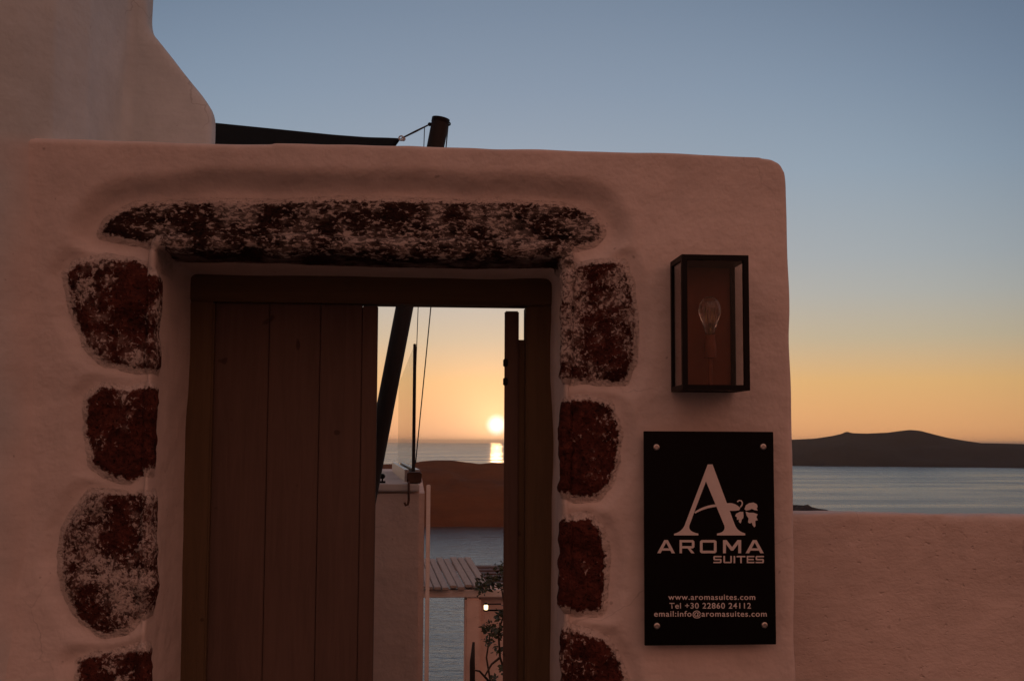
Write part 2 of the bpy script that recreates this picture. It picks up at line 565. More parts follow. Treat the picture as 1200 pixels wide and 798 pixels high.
def mk_rock(name, lo, hi):
    m, N, b = mat(name)
    co = objcoord(N)
    k = N.math('ADD', N.math('MULTIPLY', N.noise(co, .0045, 6, .6), .6), N.math('MULTIPLY', N.noise(N.mapping(co, (1, 1, 6)), .012, 5, .6), .4))
    N.link(N.ramp(k, [(.3, lo), (.7, hi)]), b.inputs['Base Color'])
    b.inputs['Roughness'].default_value = 1.0
    b.inputs['Specular IOR Level'].default_value = 0.05
    N.link(N.bump(N.noise(co, .02, 6, .65), .6, 12.0), b.inputs['Normal'])
    return m
M['rock'] = mk_rock('dry_rock', (.016, .012, .016), (.03, .022, .026))
M['glare_rock'] = mk_rock('glare_rock', (.085, .034, .018), (.18, .068, .028))  # orange glare of the low sun put into the rock's colour


# ---- cliff falling from the terraces to the sea
def cliff():
    nx, ny = 60, 40
    xs = np.linspace(-600, 600, nx); vs_, fs_ = [], []
    for j in range(ny):
        t = j / (ny - 1)
        for x in xs:
            y = 1.2 + t * 330
            z = -3.2 - t ** .85 * 185
            z -= max(0, 1 - abs(x) / 10) * 0
            q = vnoise(np.array([[x, y, 0.]]), .03, 3)[0]
            z += q * 14 * min(1, t * 6) - 3 * t
            vs_.append((x, y, z))
    for j in range(ny - 1):
        for i in range(nx - 1):
            fs_.append((j * nx + i, j * nx + i + 1, (j + 1) * nx + i + 1, (j + 1) * nx + i))
    return MB().add(vs_, fs_)
o = cliff().build('cliff', M['rock'], smooth=True); tag(o, kind='structure')

# ---- islands
def island(name, d0, dcrest, dback, profile, px0, px1, seed, n=220, matl='rock'):
    """ridge whose crest follows the heights given as (photo px, photo py) at distance dcrest"""
    pr = np.array(profile, float)
    rows = 40
    vs_, fs_ = [], []
    pxs = np.linspace(px0, px1, n)
    for i, px in enumerate(pxs):
        py = np.interp(px, pr[:, 0], pr[:, 1])
        d = ray(px, py); hd = math.hypot(d.x, d.y)
        slope = d.z / hd
        hx_, hy_ = d.x / hd, d.y / hd
        hc = CAM.z + slope * dcrest - SEA_Z
        t_end = min(1, (i) / 6, (n - 1 - i) / 6)
        hc = max(hc, 1.0) * t_end
        wob = vnoise(np.array([[px * .02, seed, 0]]), 1.0, 3)[0]
        for j in range(rows):
            v = j / (rows - 1)
            if v < .6:
                u = v / .6; dist = d0 * (1 + .012 * wob) + (dcrest - d0) * u
                h = hc * (u ** .75)
            else:
                u = (v - .6) / .4; dist = dcrest + (dback - dcrest) * u
                h = hc * (1 - u) ** 1.2
            x, y = CAM.x + hx_ * dist, CAM.y + hy_ * dist
            q = vnoise(np.array([[x, y, seed * 100.]]), 14. / d0, 6)[0]
            bump_ = q * hc * .34 * min(1, 4 * abs(v - .6)) * min(1, v * 6)
            vs_.append((x, y, SEA_Z - 2 + h + bump_))
    for i in range(n - 1):
        for j in range(rows - 1):
            fs_.append((i * rows + j, (i + 1) * rows + j, (i + 1) * rows + j + 1, i * rows + j + 1))
    o = MB().add(vs_, fs_).build(name, M[matl], smooth=True)
    return tag(o, kind='structure')

island('far_island', 9700, 11200, 13000,
       [(700, 525), (800, 520), (880, 517), (928, 514.5), (955, 513), (975, 510), (986, 507.5), (992, 504.5), (998, 506.5), (1015, 507),
        (1040, 506), (1055, 504), (1066, 502.8), (1078, 503.8), (1092, 507.5), (1110, 512), (1130, 515.5), (1150, 518.5), (1200, 519.5),
        (1300, 522), (1420, 530)], 690, 1420, 2.0)
island('near_island', 2550, 3000, 3700,
       [(250, 590), (330, 556), (400, 546), (445, 542.5), (480, 541), (497, 538.5), (512, 537.5), (530, 537.5), (545, 539.5), (562, 541.5), (578, 540), (600, 541),
        (640, 545), (700, 560), (800, 588)], 240, 800, 5.0, matl='glare_rock')
island('horizon_island', 24000, 25500, 27000,
       [(395, 521), (415, 518), (432, 520.5), (445, 524), (458, 530)], 392, 460, 8.0, n=40)
# small rock spit close under the coast on the right
def headland():
    pr = [(880, 586), (915, 588), (930, 590.5), (942, 591), (946.5, 590), (951, 593), (959, 595), (967, 597.5), (976, 600), (1000, 604)]
    return island('headland', 3050, 3250, 3500, pr, 870, 1004, 11.0, n=80)
headland()

# ================================================================== GATEWAY WALL
THK = 0.50
FY = 0.36                                   # front of the door frame
XL = P(177, 450, 0).x; XR = P(661, 450, 0).x
ZT = P(430, 291, 0).z
XLb = P(220, 450, FY).x; XRb = P(646, 450, FY).x; ZTb = P(430, 324, FY).z
kk = THK / FY
XLb = XL + (XLb - XL) * kk; XRb = XR + (XRb - XR) * kk; ZTb = ZT + (ZTb - ZT) * kk
outer_px = [(-90, 159), (40, 163), (180, 166), (330, 169), (500, 173), (620, 176), (740, 178.5), (840, 180), (885, 181.5),
            (904, 184), (914, 189.5), (920, 199), (923, 213), (924.5, 300), (926, 420), (928, 520), (929.5, 640)]
outer = [P(x, y, 0) for x, y in outer_px]
ring = [Vector((outer[0].x, 0, -.1))] + outer + [Vector((outer[-1].x + .005, 0, -.1))]
front = ring + [Vector((XR, 0, -.1)), Vector((XR, 0, ZT)), Vector((XL, 0, ZT)), Vector((XL, 0, -.1))]
back = [Vector((p.x, THK, p.z)) for p in ring] + [Vector((XRb, THK, -.1)), Vector((XRb, THK, ZTb)), Vector((XLb, THK, ZTb)), Vector((XLb, THK, -.1))]
nf = len(front)
fs_ = [tuple(range(nf)), tuple(range(2 * nf - 1, nf - 1, -1))] + [(i, nf + i, nf + (i + 1) % nf, (i + 1) % nf) for i in range(nf)]
wall = MB().add(front + back, fs_).build('gateway_wall', M['plaster'])
VOX = 0.0085
wv = remesh(wall, VOX, 7)

stones_px = {
    'lintel': [(114, 272), (122, 258), (134, 248), (158, 238), (250, 234), (330, 235), (400, 232), (480, 234), (560, 235), (610, 236),
               (650, 238), (680, 242), (698, 250), (709, 269), (700, 280), (680, 287), (664, 290), (664, 312), (190, 312), (190, 288), (150, 279)],
    'a': [(76, 322), (88, 308), (120, 302), (160, 306), (182, 322), (186, 330), (184, 432), (172, 433), (150, 430), (122, 425), (100, 403), (84, 366)],
    'b': [(98, 500), (101, 466), (118, 452), (150, 458), (172, 452), (184, 455), (188, 490), (186, 530), (172, 555), (150, 564), (125, 556), (108, 545)],
    'c': [(69, 650), (74, 622), (88, 596), (104, 578), (140, 580), (170, 578), (183, 588), (182, 690), (170, 718), (145, 738), (119, 744), (92, 726), (75, 690)],
    'd': [(89, 776), (112, 768), (140, 766), (166, 760), (178, 770), (178, 850), (160, 872), (120, 878), (95, 850)],
    'e': [(655, 318), (690, 309), (715, 306), (731, 308), (740, 335), (746, 380), (742, 425), (733, 446), (700, 447), (655, 444)],
    'f': [(653, 470), (690, 467), (716, 474), (727, 505), (724, 540), (714, 566), (700, 582), (675, 583), (653, 575)],
    'g': [(652, 610), (690, 606), (704, 620), (711, 650), (710, 690), (705, 716), (675, 718), (652, 708)],
    'h': [(652, 735), (684, 741), (712, 752), (728, 778), (735, 806), (732, 846), (706, 858), (652, 850)],
}
stones = {k: np.array([(P(x, y, 0).x, P(x, y, 0).z) for x, y in v]) for k, v in stones_px.items()}

# shape the plaster: hand-trowelled waves, dips towards the stones
xz = wv[:, [0, 2]]
sd = {k: sdf_poly(xz, v) for k, v in stones.items()}
depth = wv[:, 1]
frontness = 1 - sst(depth, .05, .2)
wob = vnoise(wv, 6.0, 3) * .012
XC = P(52, 300, 0).x
def forward(x):
    d = np.maximum(XC - x, 0)
    return .9 * d * d / (d + .16)
rec = .040 * (1 - sst(sd['lintel'] + wob, .015, .085)) * frontness
jam = np.min(np.stack([sd[k] for k in stones if k != 'lintel']), 0)
rec = np.maximum(rec, .020 * (1 - sst(jam + wob, .008, .055)) * frontness)
und = vnoise(wv, 2.2, 3) * .010 + vnoise(wv, 9.0, 2) * .0025
wn = normals(wall.data)
shift = -wn * (rec * np.clip(-wn[:, 1], 0, 1))[:, None] + wn * und[:, None]
wv2 = wv + shift
wv2[:, 1] -= forward(wv[:, 0])
# battered, slightly wavering free end and top
wall.data.vertices.foreach_set('co', wv2.ravel()); wall.data.update()
tag(wall, 'pinkish white plastered gateway wall with a doorway edged in rough dark stones', 'wall')

# stone faces: skins lifted off the wall surface
wn = normals(wall.data)
npoly = len(wall.data.polygons)
lv = np.empty(len(wall.data.loops), int); wall.data.loops.foreach_get('vertex_index', lv)
quads = lv.reshape(-1, 4)
def stone(key, name, matl, ymax, label):
    s = np.maximum(sd[key], depth - ymax)
    s = np.where(depth > .3, 1.0, s)
    keep = s < .035
    fmask = keep[quads].all(1)
    q = quads[fmask]
    ids = np.unique(q)
    mp = np.full(len(wv2), -1); mp[ids] = np.arange(len(ids))
    p = wv2[ids]; nn = wn[ids]; ss = s[ids]
    inn = sst(-ss, -.030, .025)
    h = -.004 + inn * np.maximum(.007, .019 + .015 * (vnoise(p + 5, 14.0, 3) + .55 * vnoise(p, 42., 2)))
    h = h + (.012 - h) * sst(depth[ids], .03, .08) * .85 * (inn > .5)
    p = p + nn * h[:, None]
    me = bpy.data.meshes.new(name)
    me.from_pydata(p.tolist(), [], mp[q].tolist())
    me.polygons.foreach_set('use_smooth', [True] * len(me.polygons))
    at = me.attributes.new('inset', 'FLOAT', 'POINT')
    at.data.foreach_set('value', (-ss).astype(np.float32))
    me.materials.append(matl)
    o = bpy.data.objects.new(name, me); COL.objects.link(o); o.parent = wall
    o['label'] = label
    return o
stone('lintel', 'lintel_stone', M['stone_lintel'], .16, 'long dark lintel stone flecked with old white paint')
stone('a', 'jamb_stone', M['stone_part'], .06, 'dark red stone at upper left jamb, tapering downward')
stone('b', 'jamb_stone', M['stone_bare'], .05, 'small bare dark red stone on left jamb')
stone('c', 'jamb_stone', M['stone_fleck'], .06, 'large rounded stone on left jamb, mottled with paint')
stone('d', 'jamb_stone', M['stone_part'], .05, 'lowest stone on left jamb')
stone('e', 'jamb_stone', M['stone_fleck'], .03, 'tall stone at upper right jamb, heavily flecked with paint')
stone('f', 'jamb_stone', M['stone_bare'], .03, 'red stone on right jamb with paint along its outer edge')
stone('g', 'jamb_stone', M['stone_bare'], .03, 'bare dark red stone on right jamb')
stone('h', 'jamb_stone', M['stone_part'], .03, 'lowest stone on right jamb')

# ================================================================== BUILDING on the left
def building():
    zt = 5.2
    XS = P(37, 300, 0).x
    pa = P(-60, 300, -.16); pb = P(36, 300, -.004); pc = P(146, 120, .42); pd = P(253, 150, .56)
    # main block, its face running obliquely behind the gateway wall
    plan = [(-4.5, -2.4)] + [(-2.1, -2.4), (-1.62, -.9)] + [(x, .016 - .036 * float(1 - sst(x, XS - .045, XS + .045)) - float(forward(x))) for x in [XC - .34 + .017 * i for i in range(21)]] + [(P(98, 300, .15).x, .15)] + [(pc.x, pc.y), (P(176, 60, .58).x, .58), (P(172, 60, 1.6).x, 1.6), (-4.5, 1.6)]  # street-side arm is out of view, added to block light from the left
    mb = MB()
    mb.prism([(x, y, -.1) for x, y in plan], (0, 0, zt + .1))
    o1 = mb
    # flared buttress end, outline as seen against the sky
    q = [(120, -220), (176, -220), (177, 0), (178, 42), (198, 66), (222, 95), (240, 117), (249, 130), (252.5, 139), (252.5, 166)]
    pts = [P(x, y, .52) for x, y in q]
    last = pts[-1]
    pts += [Vector((last.x, .52, -.1)), Vector((pts[0].x, .52, -.1))]
    o1.prism([(p.x, .43 + (p.x - pc.x) * .10, p.z) for p in pts], (0, 0.10, 0))
    o = o1.build('white_building', M['building_plaster'])
    v = remesh(o, .016, 4)
    n = normals(o.data)
    v = v + n * (vnoise(v, 1.4, 3) * .018 + vnoise(v, 6, 2) * .004)[:, None]
    o.data.vertices.foreach_set('co', v.ravel()); o.data.update()
    zw = P(40, 163, 0).z
    fadex = sst(v[:, 0] + vnoise(v, 9, 3) * .03, XS - .12, XS + .015) * (1 - sst(v[:, 2], zw - .03, zw + .01)) * (v[:, 1] < .1)
    at = o.data.attributes.new('corner_fade', 'FLOAT', 'POINT'); at.data.foreach_set('value', fadex.astype(np.float32))
    tag(o, 'plain white plastered building with a sloping shoulder, joining the gateway wall', 'building')
building()

# ================================================================== LOW WALL on the right
pr = [(900, 602), (980, 602), (1060, 603), (1130, 603.5), (1200, 604), (1330, 605.5)]
LY = 0.30
tops = [P(x, y, LY) for x, y in pr]
tops[0].x = P(905, 600, LY).x
xs = np.linspace(tops[0].x, tops[-1].x + 1.6, 120)
zs = np.interp(xs, [t.x for t in tops], [t.z for t in tops]) + vnoise(np.stack([xs, xs * 0, xs * 0], 1), 3.0, 4) * .009
ringp = [(x, LY, z) for x, z in zip(xs, zs)] + [(xs[-1], LY, -.1), (xs[0], LY, -.1)]
low = MB().prism(ringp, (0, .15, 0)).build('parapet_wall', M['render'], bevel=0)
lv_ = remesh(low, .016, 4)
n = normals(low.data)
lv_ = lv_ + n * (vnoise(lv_, 4, 4) * .011 + vnoise(lv_, 22, 3) * .0030)[:, None]
low.data.vertices.foreach_set('co', lv_.ravel()); low.data.update()
tag(low, 'low coarse rendered wall in front of the sea, right of the gateway', 'wall')

# ================================================================== WOODEN GATE
gx = (XL + XR) / 2
gate = empty('wooden_gate', (gx, FY, 0))
tag(gate, 'brown plank double door in the gateway, one leaf shut and one swung open', 'door')
def XZ(px, py, Y): p = P(px, py, Y); return p.x, p.z
fx0 = P(215, 450, FY).x - .03; fx1 = P(250, 420, FY).x; fx2 = P(613.5, 420, FY + .085).x; fx3 = P(646, 450, FY).x + .03
fz1 = P(520, 360.3, FY + .085).z; fz2 = P(430, 323, FY).z + .03
fr = MB()
fr.box(fx0, fx1, FY, FY + .085, 0, fz1)
fr.box(fx2, fx3, FY, FY + .085, 0, fz1)
fr.build('door_frame', M['frame_wood'], gate, bevel=.005)
MB().box(fx0 - .001, fx3 + .001, FY - .004, FY + .088, fz1 - .0005, fz2).build('door_head', M['frame_wood_x'], gate, bevel=.004)
# shut leaf: boards with open joints on ledges
LYF = FY + .030
lz1 = fz1 - .0008
lx = [P(x, 420, LYF).x for x in (248, 315, 375, 424, 442.5)]
lf = MB()
for i in range(4):
    a = lx[i] + (.0008 if i else 0); b_ = lx[i + 1] - .0008
    dy = rng.uniform(-.0015, .0015)
    lf.box(a, b_, LYF + dy, LYF + .03 + dy, .02, lz1 - (.004 if i == 3 else 0))
leaf = lf.build('door_leaf', M['door_wood'], gate, bevel=.0022)
leaf['label'] = 'shut left leaf of wide vertical boards'
lb = MB()
for z in (.35, 1.05, 1.68):
    lb.box(lx[0] + .01, lx[-1] - .02, LYF + .033, LYF + .06, z - .06, z + .06)
lb.box(lx[0] + .004, lx[-1] - .004, LYF + .0315, LYF + .0335, .05, lz1 - .0045)
lb.build('ledge', M['frame_wood_x'], leaf, bevel=.004)
# open leaf: seen on its edge, swung past square
ex0 = P(591, 430, FY + .05).x; ex1 = P(607.8, 430, FY + .05).x
zt = P(600, 364.6, FY + .05).z
a = R(4.9)
dv = Vector((math.sin(a), math.cos(a), 0)); sv = Vector((math.cos(a), -math.sin(a), 0))
o0 = Vector((ex0, FY + .05, .02)); wdt = ex1 - ex0
def slab(mb, s0, s1, d0, d1, z0, z1):
    c = []
    for z in (z0, z1):
        for s, d in ((s0, d0), (s1, d0), (s1, d1), (s0, d1)):
            q = o0 + sv * s + dv * d; c.append((q.x, q.y, z))
    mb.hexa(c)
lm = MB()
for i in range(4):
    slab(lm, 0 + .0008 * (i % 2), wdt, i * .105 + .001, (i + 1) * .105 - .001, .02, zt - .001 * i)
leaf2 = lm.build('door_leaf', M['door_wood'], gate, bevel=.003)
leaf2['label'] = 'open right leaf seen edge on'
hb = MB(); zhinge = P(600, 398, FY + .05).z
hb.box(ex1 + .0005, fx2 + .004, FY + .055, FY + .080, .02, zhinge)
hb.build('stop_batten', M['frame_wood'], gate)
for z in (P(590, 425, FY + .05).z, P(590, 447, FY + .05).z):
    MB().box(ex0 - .0025, ex0 + .01, FY + .046, FY + .07, z - .011, z + .011).build('latch', M['black_metal'], leaf2, bevel=.002)

# ================================================================== SIGN
SY = -0.040
sc = [P(754.5, 505.5, SY), P(907, 505.5, SY), P(909, 754.5, SY), P(755.5, 756.5, SY)]
sx0 = (sc[0].x + sc[3].x) / 2; sx1 = (sc[1].x + sc[2].x) / 2
sz1 = (sc[0].z + sc[1].z) / 2; sz0 = (sc[2].z + sc[3].z) / 2
sign = empty('wall_sign', ((sx0 + sx1) / 2, 0, sz0))
tag(sign, 'glossy black wall sign with a large white letter A, below the box lamp', 'sign')
MB().box(sx0, sx1, SY, SY + .008, sz0, sz1).build('plate', M['acrylic'], sign, bevel=.0012)
for (px, py) in ((769, 524), (894, 523.5), (769.5, 733), (895.5, 732)):
    p = P(px, py, SY)
    MB().lathe([(.0085, .040), (.0085, -.002), (.0078, -.0048), (.0050, -.0060), (.0045, -.0050)], (p.x, SY, p.z), 'y', 20).build('bolt', M['steel'], sign, smooth=False)

# lettering: flat filled outlines 0.6 mm proud of the plate
def outline_mesh(polys, name, parent, matl, y=SY - .0006):
    cu = bpy.data.curves.new(name, 'CURVE'); cu.dimensions = '2D'; cu.fill_mode = 'BOTH'; cu.extrude = .0005
    for pl in polys:
        sp = cu.splines.new('POLY'); sp.points.add(len(pl) - 1)
        for pt, (x, z) in zip(sp.points, pl): pt.co = (x, z, 0, 1)
        sp.use_cyclic_u = True
    t = bpy.data.objects.new('tmp', cu); COL.objects.link(t)
    dg = bpy.context.evaluated_depsgraph_get(); dg.update()
    me = bpy.data.meshes.new_from_object(t.evaluated_get(dg))
    bpy.data.objects.remove(t)
    off = wloc(parent)
    for v in me.vertices: v.co = Vector((v.co.x, y - v.co.z, v.co.y)) - off
    me.materials.clear(); me.materials.append(matl)
    o = bpy.data.objects.new(name, me); COL.objects.link(o); o.parent = parent
    return o
def S2(px, py): p = P(px, py, SY); return (p.x, p.z)
def Zm(x, y): return S2(760 + x / 5.7, 530 + y / 5.7)          # coordinates read off an enlarged view of the sign
def bez(a, b, c, n=8):
    return [((1 - t) ** 2 * a[0] + 2 * t * (1 - t) * b[0] + t * t * c[0], (1 - t) ** 2 * a[1] + 2 * t * (1 - t) * b[1] + t * t * c[1])
            for t in [i / n for i in range(n + 1)]]
Aout = [(395, 80), (427, 80), (575, 480)] + bez((575, 480), (592, 526), (645, 540), 6) + [(645, 553), (457, 553), (457, 541)] + \
       bez((457, 541), (520, 532), (505, 486), 6) + [(383, 193), (316, 368)] + [(272, 488)] + bez((272, 488), (262, 528), (332, 541), 6) + \
       [(332, 553), (170, 553), (170, 543)] + bez((170, 543), (222, 528), (240, 488), 6)
bar = bez((306, 398), (370, 352), (452, 346), 8) + bez((456, 362), (380, 368), (312, 407), 8)
body = bez((519, 340), (560, 332), (590, 352), 6) + bez((590, 352), (606, 362), (612, 372), 4) + bez((606, 384), (580, 392), (536, 388), 6)
def ribbon(pts, w):
    L, Rr = [], []
    for i, p in enumerate(pts):
        a_ = pts[max(0, i - 1)]; b_ = pts[min(len(pts) - 1, i + 1)]
        dx, dy = b_[0] - a_[0], b_[1] - a_[1]; l = math.hypot(dx, dy) or 1
        L.append((p[0] - dy / l * w, p[1] + dx / l * w)); Rr.append((p[0] + dy / l * w, p[1] - dx / l * w))
    return L + Rr[::-1]
curl = ribbon([(612, 366), (624, 350), (626, 334), (618, 322), (606, 320), (596, 325), (594, 331)], 4.2)
leafs = [
    [(640, 378), (650, 352), (672, 338), (700, 334), (722, 344), (729, 362), (722, 372), (729, 388), (706, 384), (690, 376), (672, 384), (652, 388)],
    [(632, 396), (610, 396), (586, 408), (577, 424), (590, 432), (590, 450), (604, 446), (602, 462), (614, 474), (620, 460), (622, 448), (632, 438), (634, 420)],
    [(648, 394), (672, 402), (700, 402), (729, 412), (720, 430), (729, 452), (712, 456), (714, 490), (706, 500), (694, 484), (690, 468), (676, 474), (664, 466), (668, 440), (654, 420)],
]
letters_white = [[Zm(*p) for p in q] for q in ([Aout, ])]
outline_mesh(letters_white, 'emblem_letter', sign, M['letter'])
for q in (bar, body, curl, *leafs):
    pass
outline_mesh([[Zm(*p) for p in bar]], 'emblem_bar', sign, M['letter'], SY - .0003)
outline_mesh([[Zm(*p) for p in q] for q in (body, *leafs)], 'emblem_leaf', sign, M['letter'], SY - .0004)
outline_mesh([[Zm(*p) for p in curl]], 'emblem_tendril', sign, M['letter'], SY - .0009)

GL = {
    'A': [[(0, 0), (.40, 1), (.60, 1), (1, 0), (.81, 0), (.735, .2), (.265, .2), (.19, 0)], [(.33, .37), (.67, .37), (.5, .80)]],
    'R': [[(0, 0), (0, 1), (.90, 1), (1, .90), (1, .46), (.90, .37), (.74, .36), (1, 0), (.79, 0), (.54, .36), (.16, .36), (.16, 0)],
          [(.16, .54), (.16, .82), (.83, .82), (.83, .54)]],
    'O': [[(.1, 0), (0, .1), (0, .9), (.1, 1), (.9, 1), (1, .9), (1, .1), (.9, 0)], [(.16, .19), (.84, .19), (.84, .81), (.16, .81)]],
    'M': [[(0, 0), (0, 1), (.2, 1), (.5, .46), (.8, 1), (1, 1), (1, 0), (.84, 0), (.84, .70), (.565, .2), (.435, .2), (.16, .70), (.16, 0)]],
    'S': [[(0, 0), (0, .18), (.82, .18), (.82, .40), (.1, .40), (0, .50), (0, .9), (.1, 1), (1, 1), (1, .82), (.18, .82), (.18, .59), (.9, .59), (1, .50), (1, .1), (.9, 0)]],
    'U': [[(.1, 0), (0, .1), (0, 1), (.18, 1), (.18, .18), (.82, .18), (.82, 1), (1, 1), (1, .1), (.9, 0)]],
    'I': [[(0, 0), (0, 1), (1, 1), (1, 0)]],
    'T': [[(.41, 0), (.41, .82), (0, .82), (0, 1), (1, 1), (1, .82), (.59, .82), (.59, 0)]],
    'E': [[(0, 0), (0, 1), (1, 1), (1, .82), (.18, .82), (.18, .59), (.92, .59), (.92, .41), (.18, .41), (.18, .18), (1, .18), (1, 0)]],
}
def word(name, spec, y0, y1):
    polys = []
    for ch, a_, b_ in spec:
        for c in GL[ch]:
            polys.append([Zm(a_ + u * (b_ - a_), y1 + v * (y0 - y1)) for u, v in c])
    return outline_mesh(polys, name, sign, M['letter'])
word('lettering', [('A', 58, 176), ('R', 207, 306), ('O', 343, 454), ('M', 497, 618), ('A', 648, 769)], 584, 672)
word('lettering', [('S', 433, 487), ('U', 500, 556), ('I', 568, 578), ('T', 588, 646), ('E', 656, 706), ('S', 715, 770)], 690, 738)
def text_line(s, px0, px1, py_base, cap_px):
    cu = bpy.data.curves.new('text', 'FONT'); cu.body = s; cu.size = 1.0; cu.offset = 0.012; cu.extrude = .0; cu.space_character = 1.12
    t = bpy.data.objects.new('tmp', cu); COL.objects.link(t)
    dg = bpy.context.evaluated_depsgraph_get(); dg.update()
    me = bpy.data.meshes.new_from_object(t.evaluated_get(dg)); bpy.data.objects.remove(t)
    xs_ = [v.co.x for v in me.vertices]; x0, x1 = min(xs_), max(xs_)
    a_ = P(px0, py_base, SY); b_ = P(px1, py_base, SY); hh = P(px0, py_base - cap_px, SY).z - a_.z
    off = wloc(sign)
    for v in me.vertices:
        u = (v.co.x - x0) / (x1 - x0)
        v.co = Vector((a_.x + (b_.x - a_.x) * u, SY - .0007, a_.z + (b_.z - a_.z) * u + v.co.y / .72 * hh)) - off
    me.materials.clear(); me.materials.append(M['letter'])
    o = bpy.data.objects.new('lettering', me); COL.objects.link(o); o.parent = sign
text_line('www.aromasuites.com', 783, 885, 702.3, 6.6)
text_line('Tel +30 22860 24112', 784.5, 880, 712.6, 6.8)
text_line('email:info@aromasuites.com', 766.5, 898.5, 722.0, 6.8)

# ================================================================== WALL LAMP
LF = -0.150
c_tl = P(799.5, 298, LF); c_tr = P(877.3, 298, LF); c_br = P(879, 457.5, LF)
x0, x1 = c_tl.x - .001, (c_tr.x + c_br.x) / 2; z1, z0 = c_tl.z, c_br.z
lamp = empty('wall_lamp', ((x0 + x1) / 2, 0, z0))
tag(lamp, 'black box wall lamp with clear glass panes and an unlit bulb, above the sign', 'lamp')
t = .0135
fm = MB()
yb = -.012
for (a_, b_) in ((x0, x0 + t), (x1 - t, x1)):
    fm.box(a_, b_, LF, LF + t, z0 + t, z1 - t)
    fm.box(a_, b_, yb - t, yb, z0 + t, z1 - t)
for (za, zb) in ((z0, z0 + t), (z1 - t, z1)):
    fm.box(x0, x1, LF, LF + t, za, zb)
    fm.box(x0, x1, yb - t, yb, za, zb)
    fm.box(x0, x0 + t, LF + t, yb - t, za, zb)
    fm.box(x1 - t, x1, LF + t, yb - t, za, zb)
fm.build('lamp_frame', M['black_metal'], lamp)
MB().box(x0 + t, x1 - t, LF + t, yb - t, z1 - t, z1 - .002).build('lamp_cap', M['black_metal'], lamp)
MB().box(x0 + t, x1 - t, LF + t, yb - t, z0 + .002, z0 + t).build('lamp_base', M['black_metal'], lamp)
MB().box(x0 + t + .0005, x1 - t - .0005, yb - .006, yb - .001, z0 + t + .0005, z1 - t - .0005).build('back_plate', M['copper_plate'], lamp)
MB().box(x0 + .04, x1 - .04, yb + .0005, .03, z0 + .1, z1 - .1).build('wall_mount', M['black_metal'], lamp)
gl = MB()
MB().box(x0 + t, x1 - t, LF + .004, LF + .007, z0 + t, z1 - t).build('glass_pane', M['glass'], lamp)
MB().box(x0 + .004, x0 + .007, LF + t, yb - t, z0 + t, z1 - t).build('glass_pane', M['glass'], lamp)
MB().box(x1 - .007, x1 - .004, LF + t, yb - t, z0 + t, z1 - t).build('glass_pane', M['glass'], lamp)
bc = P(832, 392, -.085)
bx, by, bz = bc.x, -.085, bc.z
bulb = MB().lathe([(.012, 0), (.013, .008), (.017, .020), (.024, .038), (.0285, .055), (.029, .066), (.026, .080), (.019, .091), (.009, .097), (.001, .0985)],
                  (bx, by, bz), 'z', 28).build('bulb', M['bulb_glass'], lamp, smooth=True)
fl = MB()
for k in range(6):
    q = k / 6 * 2 * math.pi
    fl.tube([(bx + .005 * math.cos(q), by + .005 * math.sin(q), bz + .012), (bx + .010 * math.cos(q), by + .010 * math.sin(q), bz + .068)], .0007, 6)
fl.tube([(bx, by, bz - .002), (bx, by, bz + .03)], .003, 8)
fl.build('filament', M['brass'], bulb, smooth=True)
MB().lathe([(.016, 0), (.016, .03), (.0135, .045), (.0135, .058)], (bx, by, bz - .060), 'z', 20).build('socket', M['copper_plate'], lamp, smooth=False)
MB().tube([(bx, by, bz - .058), (bx, by, z0 + t - .001)], .006, 10).build('socket_stem', M['copper_plate'], lamp)

# ================================================================== MAST, SAIL, ROPES
MY = 1.25
ma = P(516.5, 140.5, MY); mb_ = P(437, 552, MY)
dm = (mb_ - ma).normalized()
mend = ma + dm * ((ma.z + .1) / -dm.z)
mast = empty('mast', (mend.x, MY, 0))
tag(mast, 'dark leaning mast rising behind the gateway wall, roped to the black sail', 'mast')
rm = 10.2 * (P(600, 300, MY) - P(599, 300, MY)).length
MB().tube([ma, ma + (mend - ma) * .5, mend], rm, 20).build('pole', M['mast'], mast, smooth=False)
cp = MB().tube([ma - dm * .004, ma + dm * .012], rm * 1.04, 20); cp.build('cap', M['black_metal'], mast)
def ring_pts(c, r_, n=16, tilt=0.0):
    return [Vector((c.x + r_ * math.cos(q), c.y + r_ * math.sin(q) * math.sin(tilt), c.z + r_ * math.sin(q) * math.cos(tilt))) for q in [2 * math.pi * i / n for i in range(n + 1)]]
eR = P(525.8, 145.5, MY); eL = P(503.6, 146.0, MY)
MB().tube(ring_pts(eR, .0055), .0028, 8, False).tube([P(521, 144, MY), eR], .004, 8).build('eyelet', M['black_metal'], mast)
MB().tube(ring_pts(eL, .005), .0026, 8, False).tube([P(507, 144.5, MY), eL], .004, 8).build('eyelet', M['black_metal'], mast)
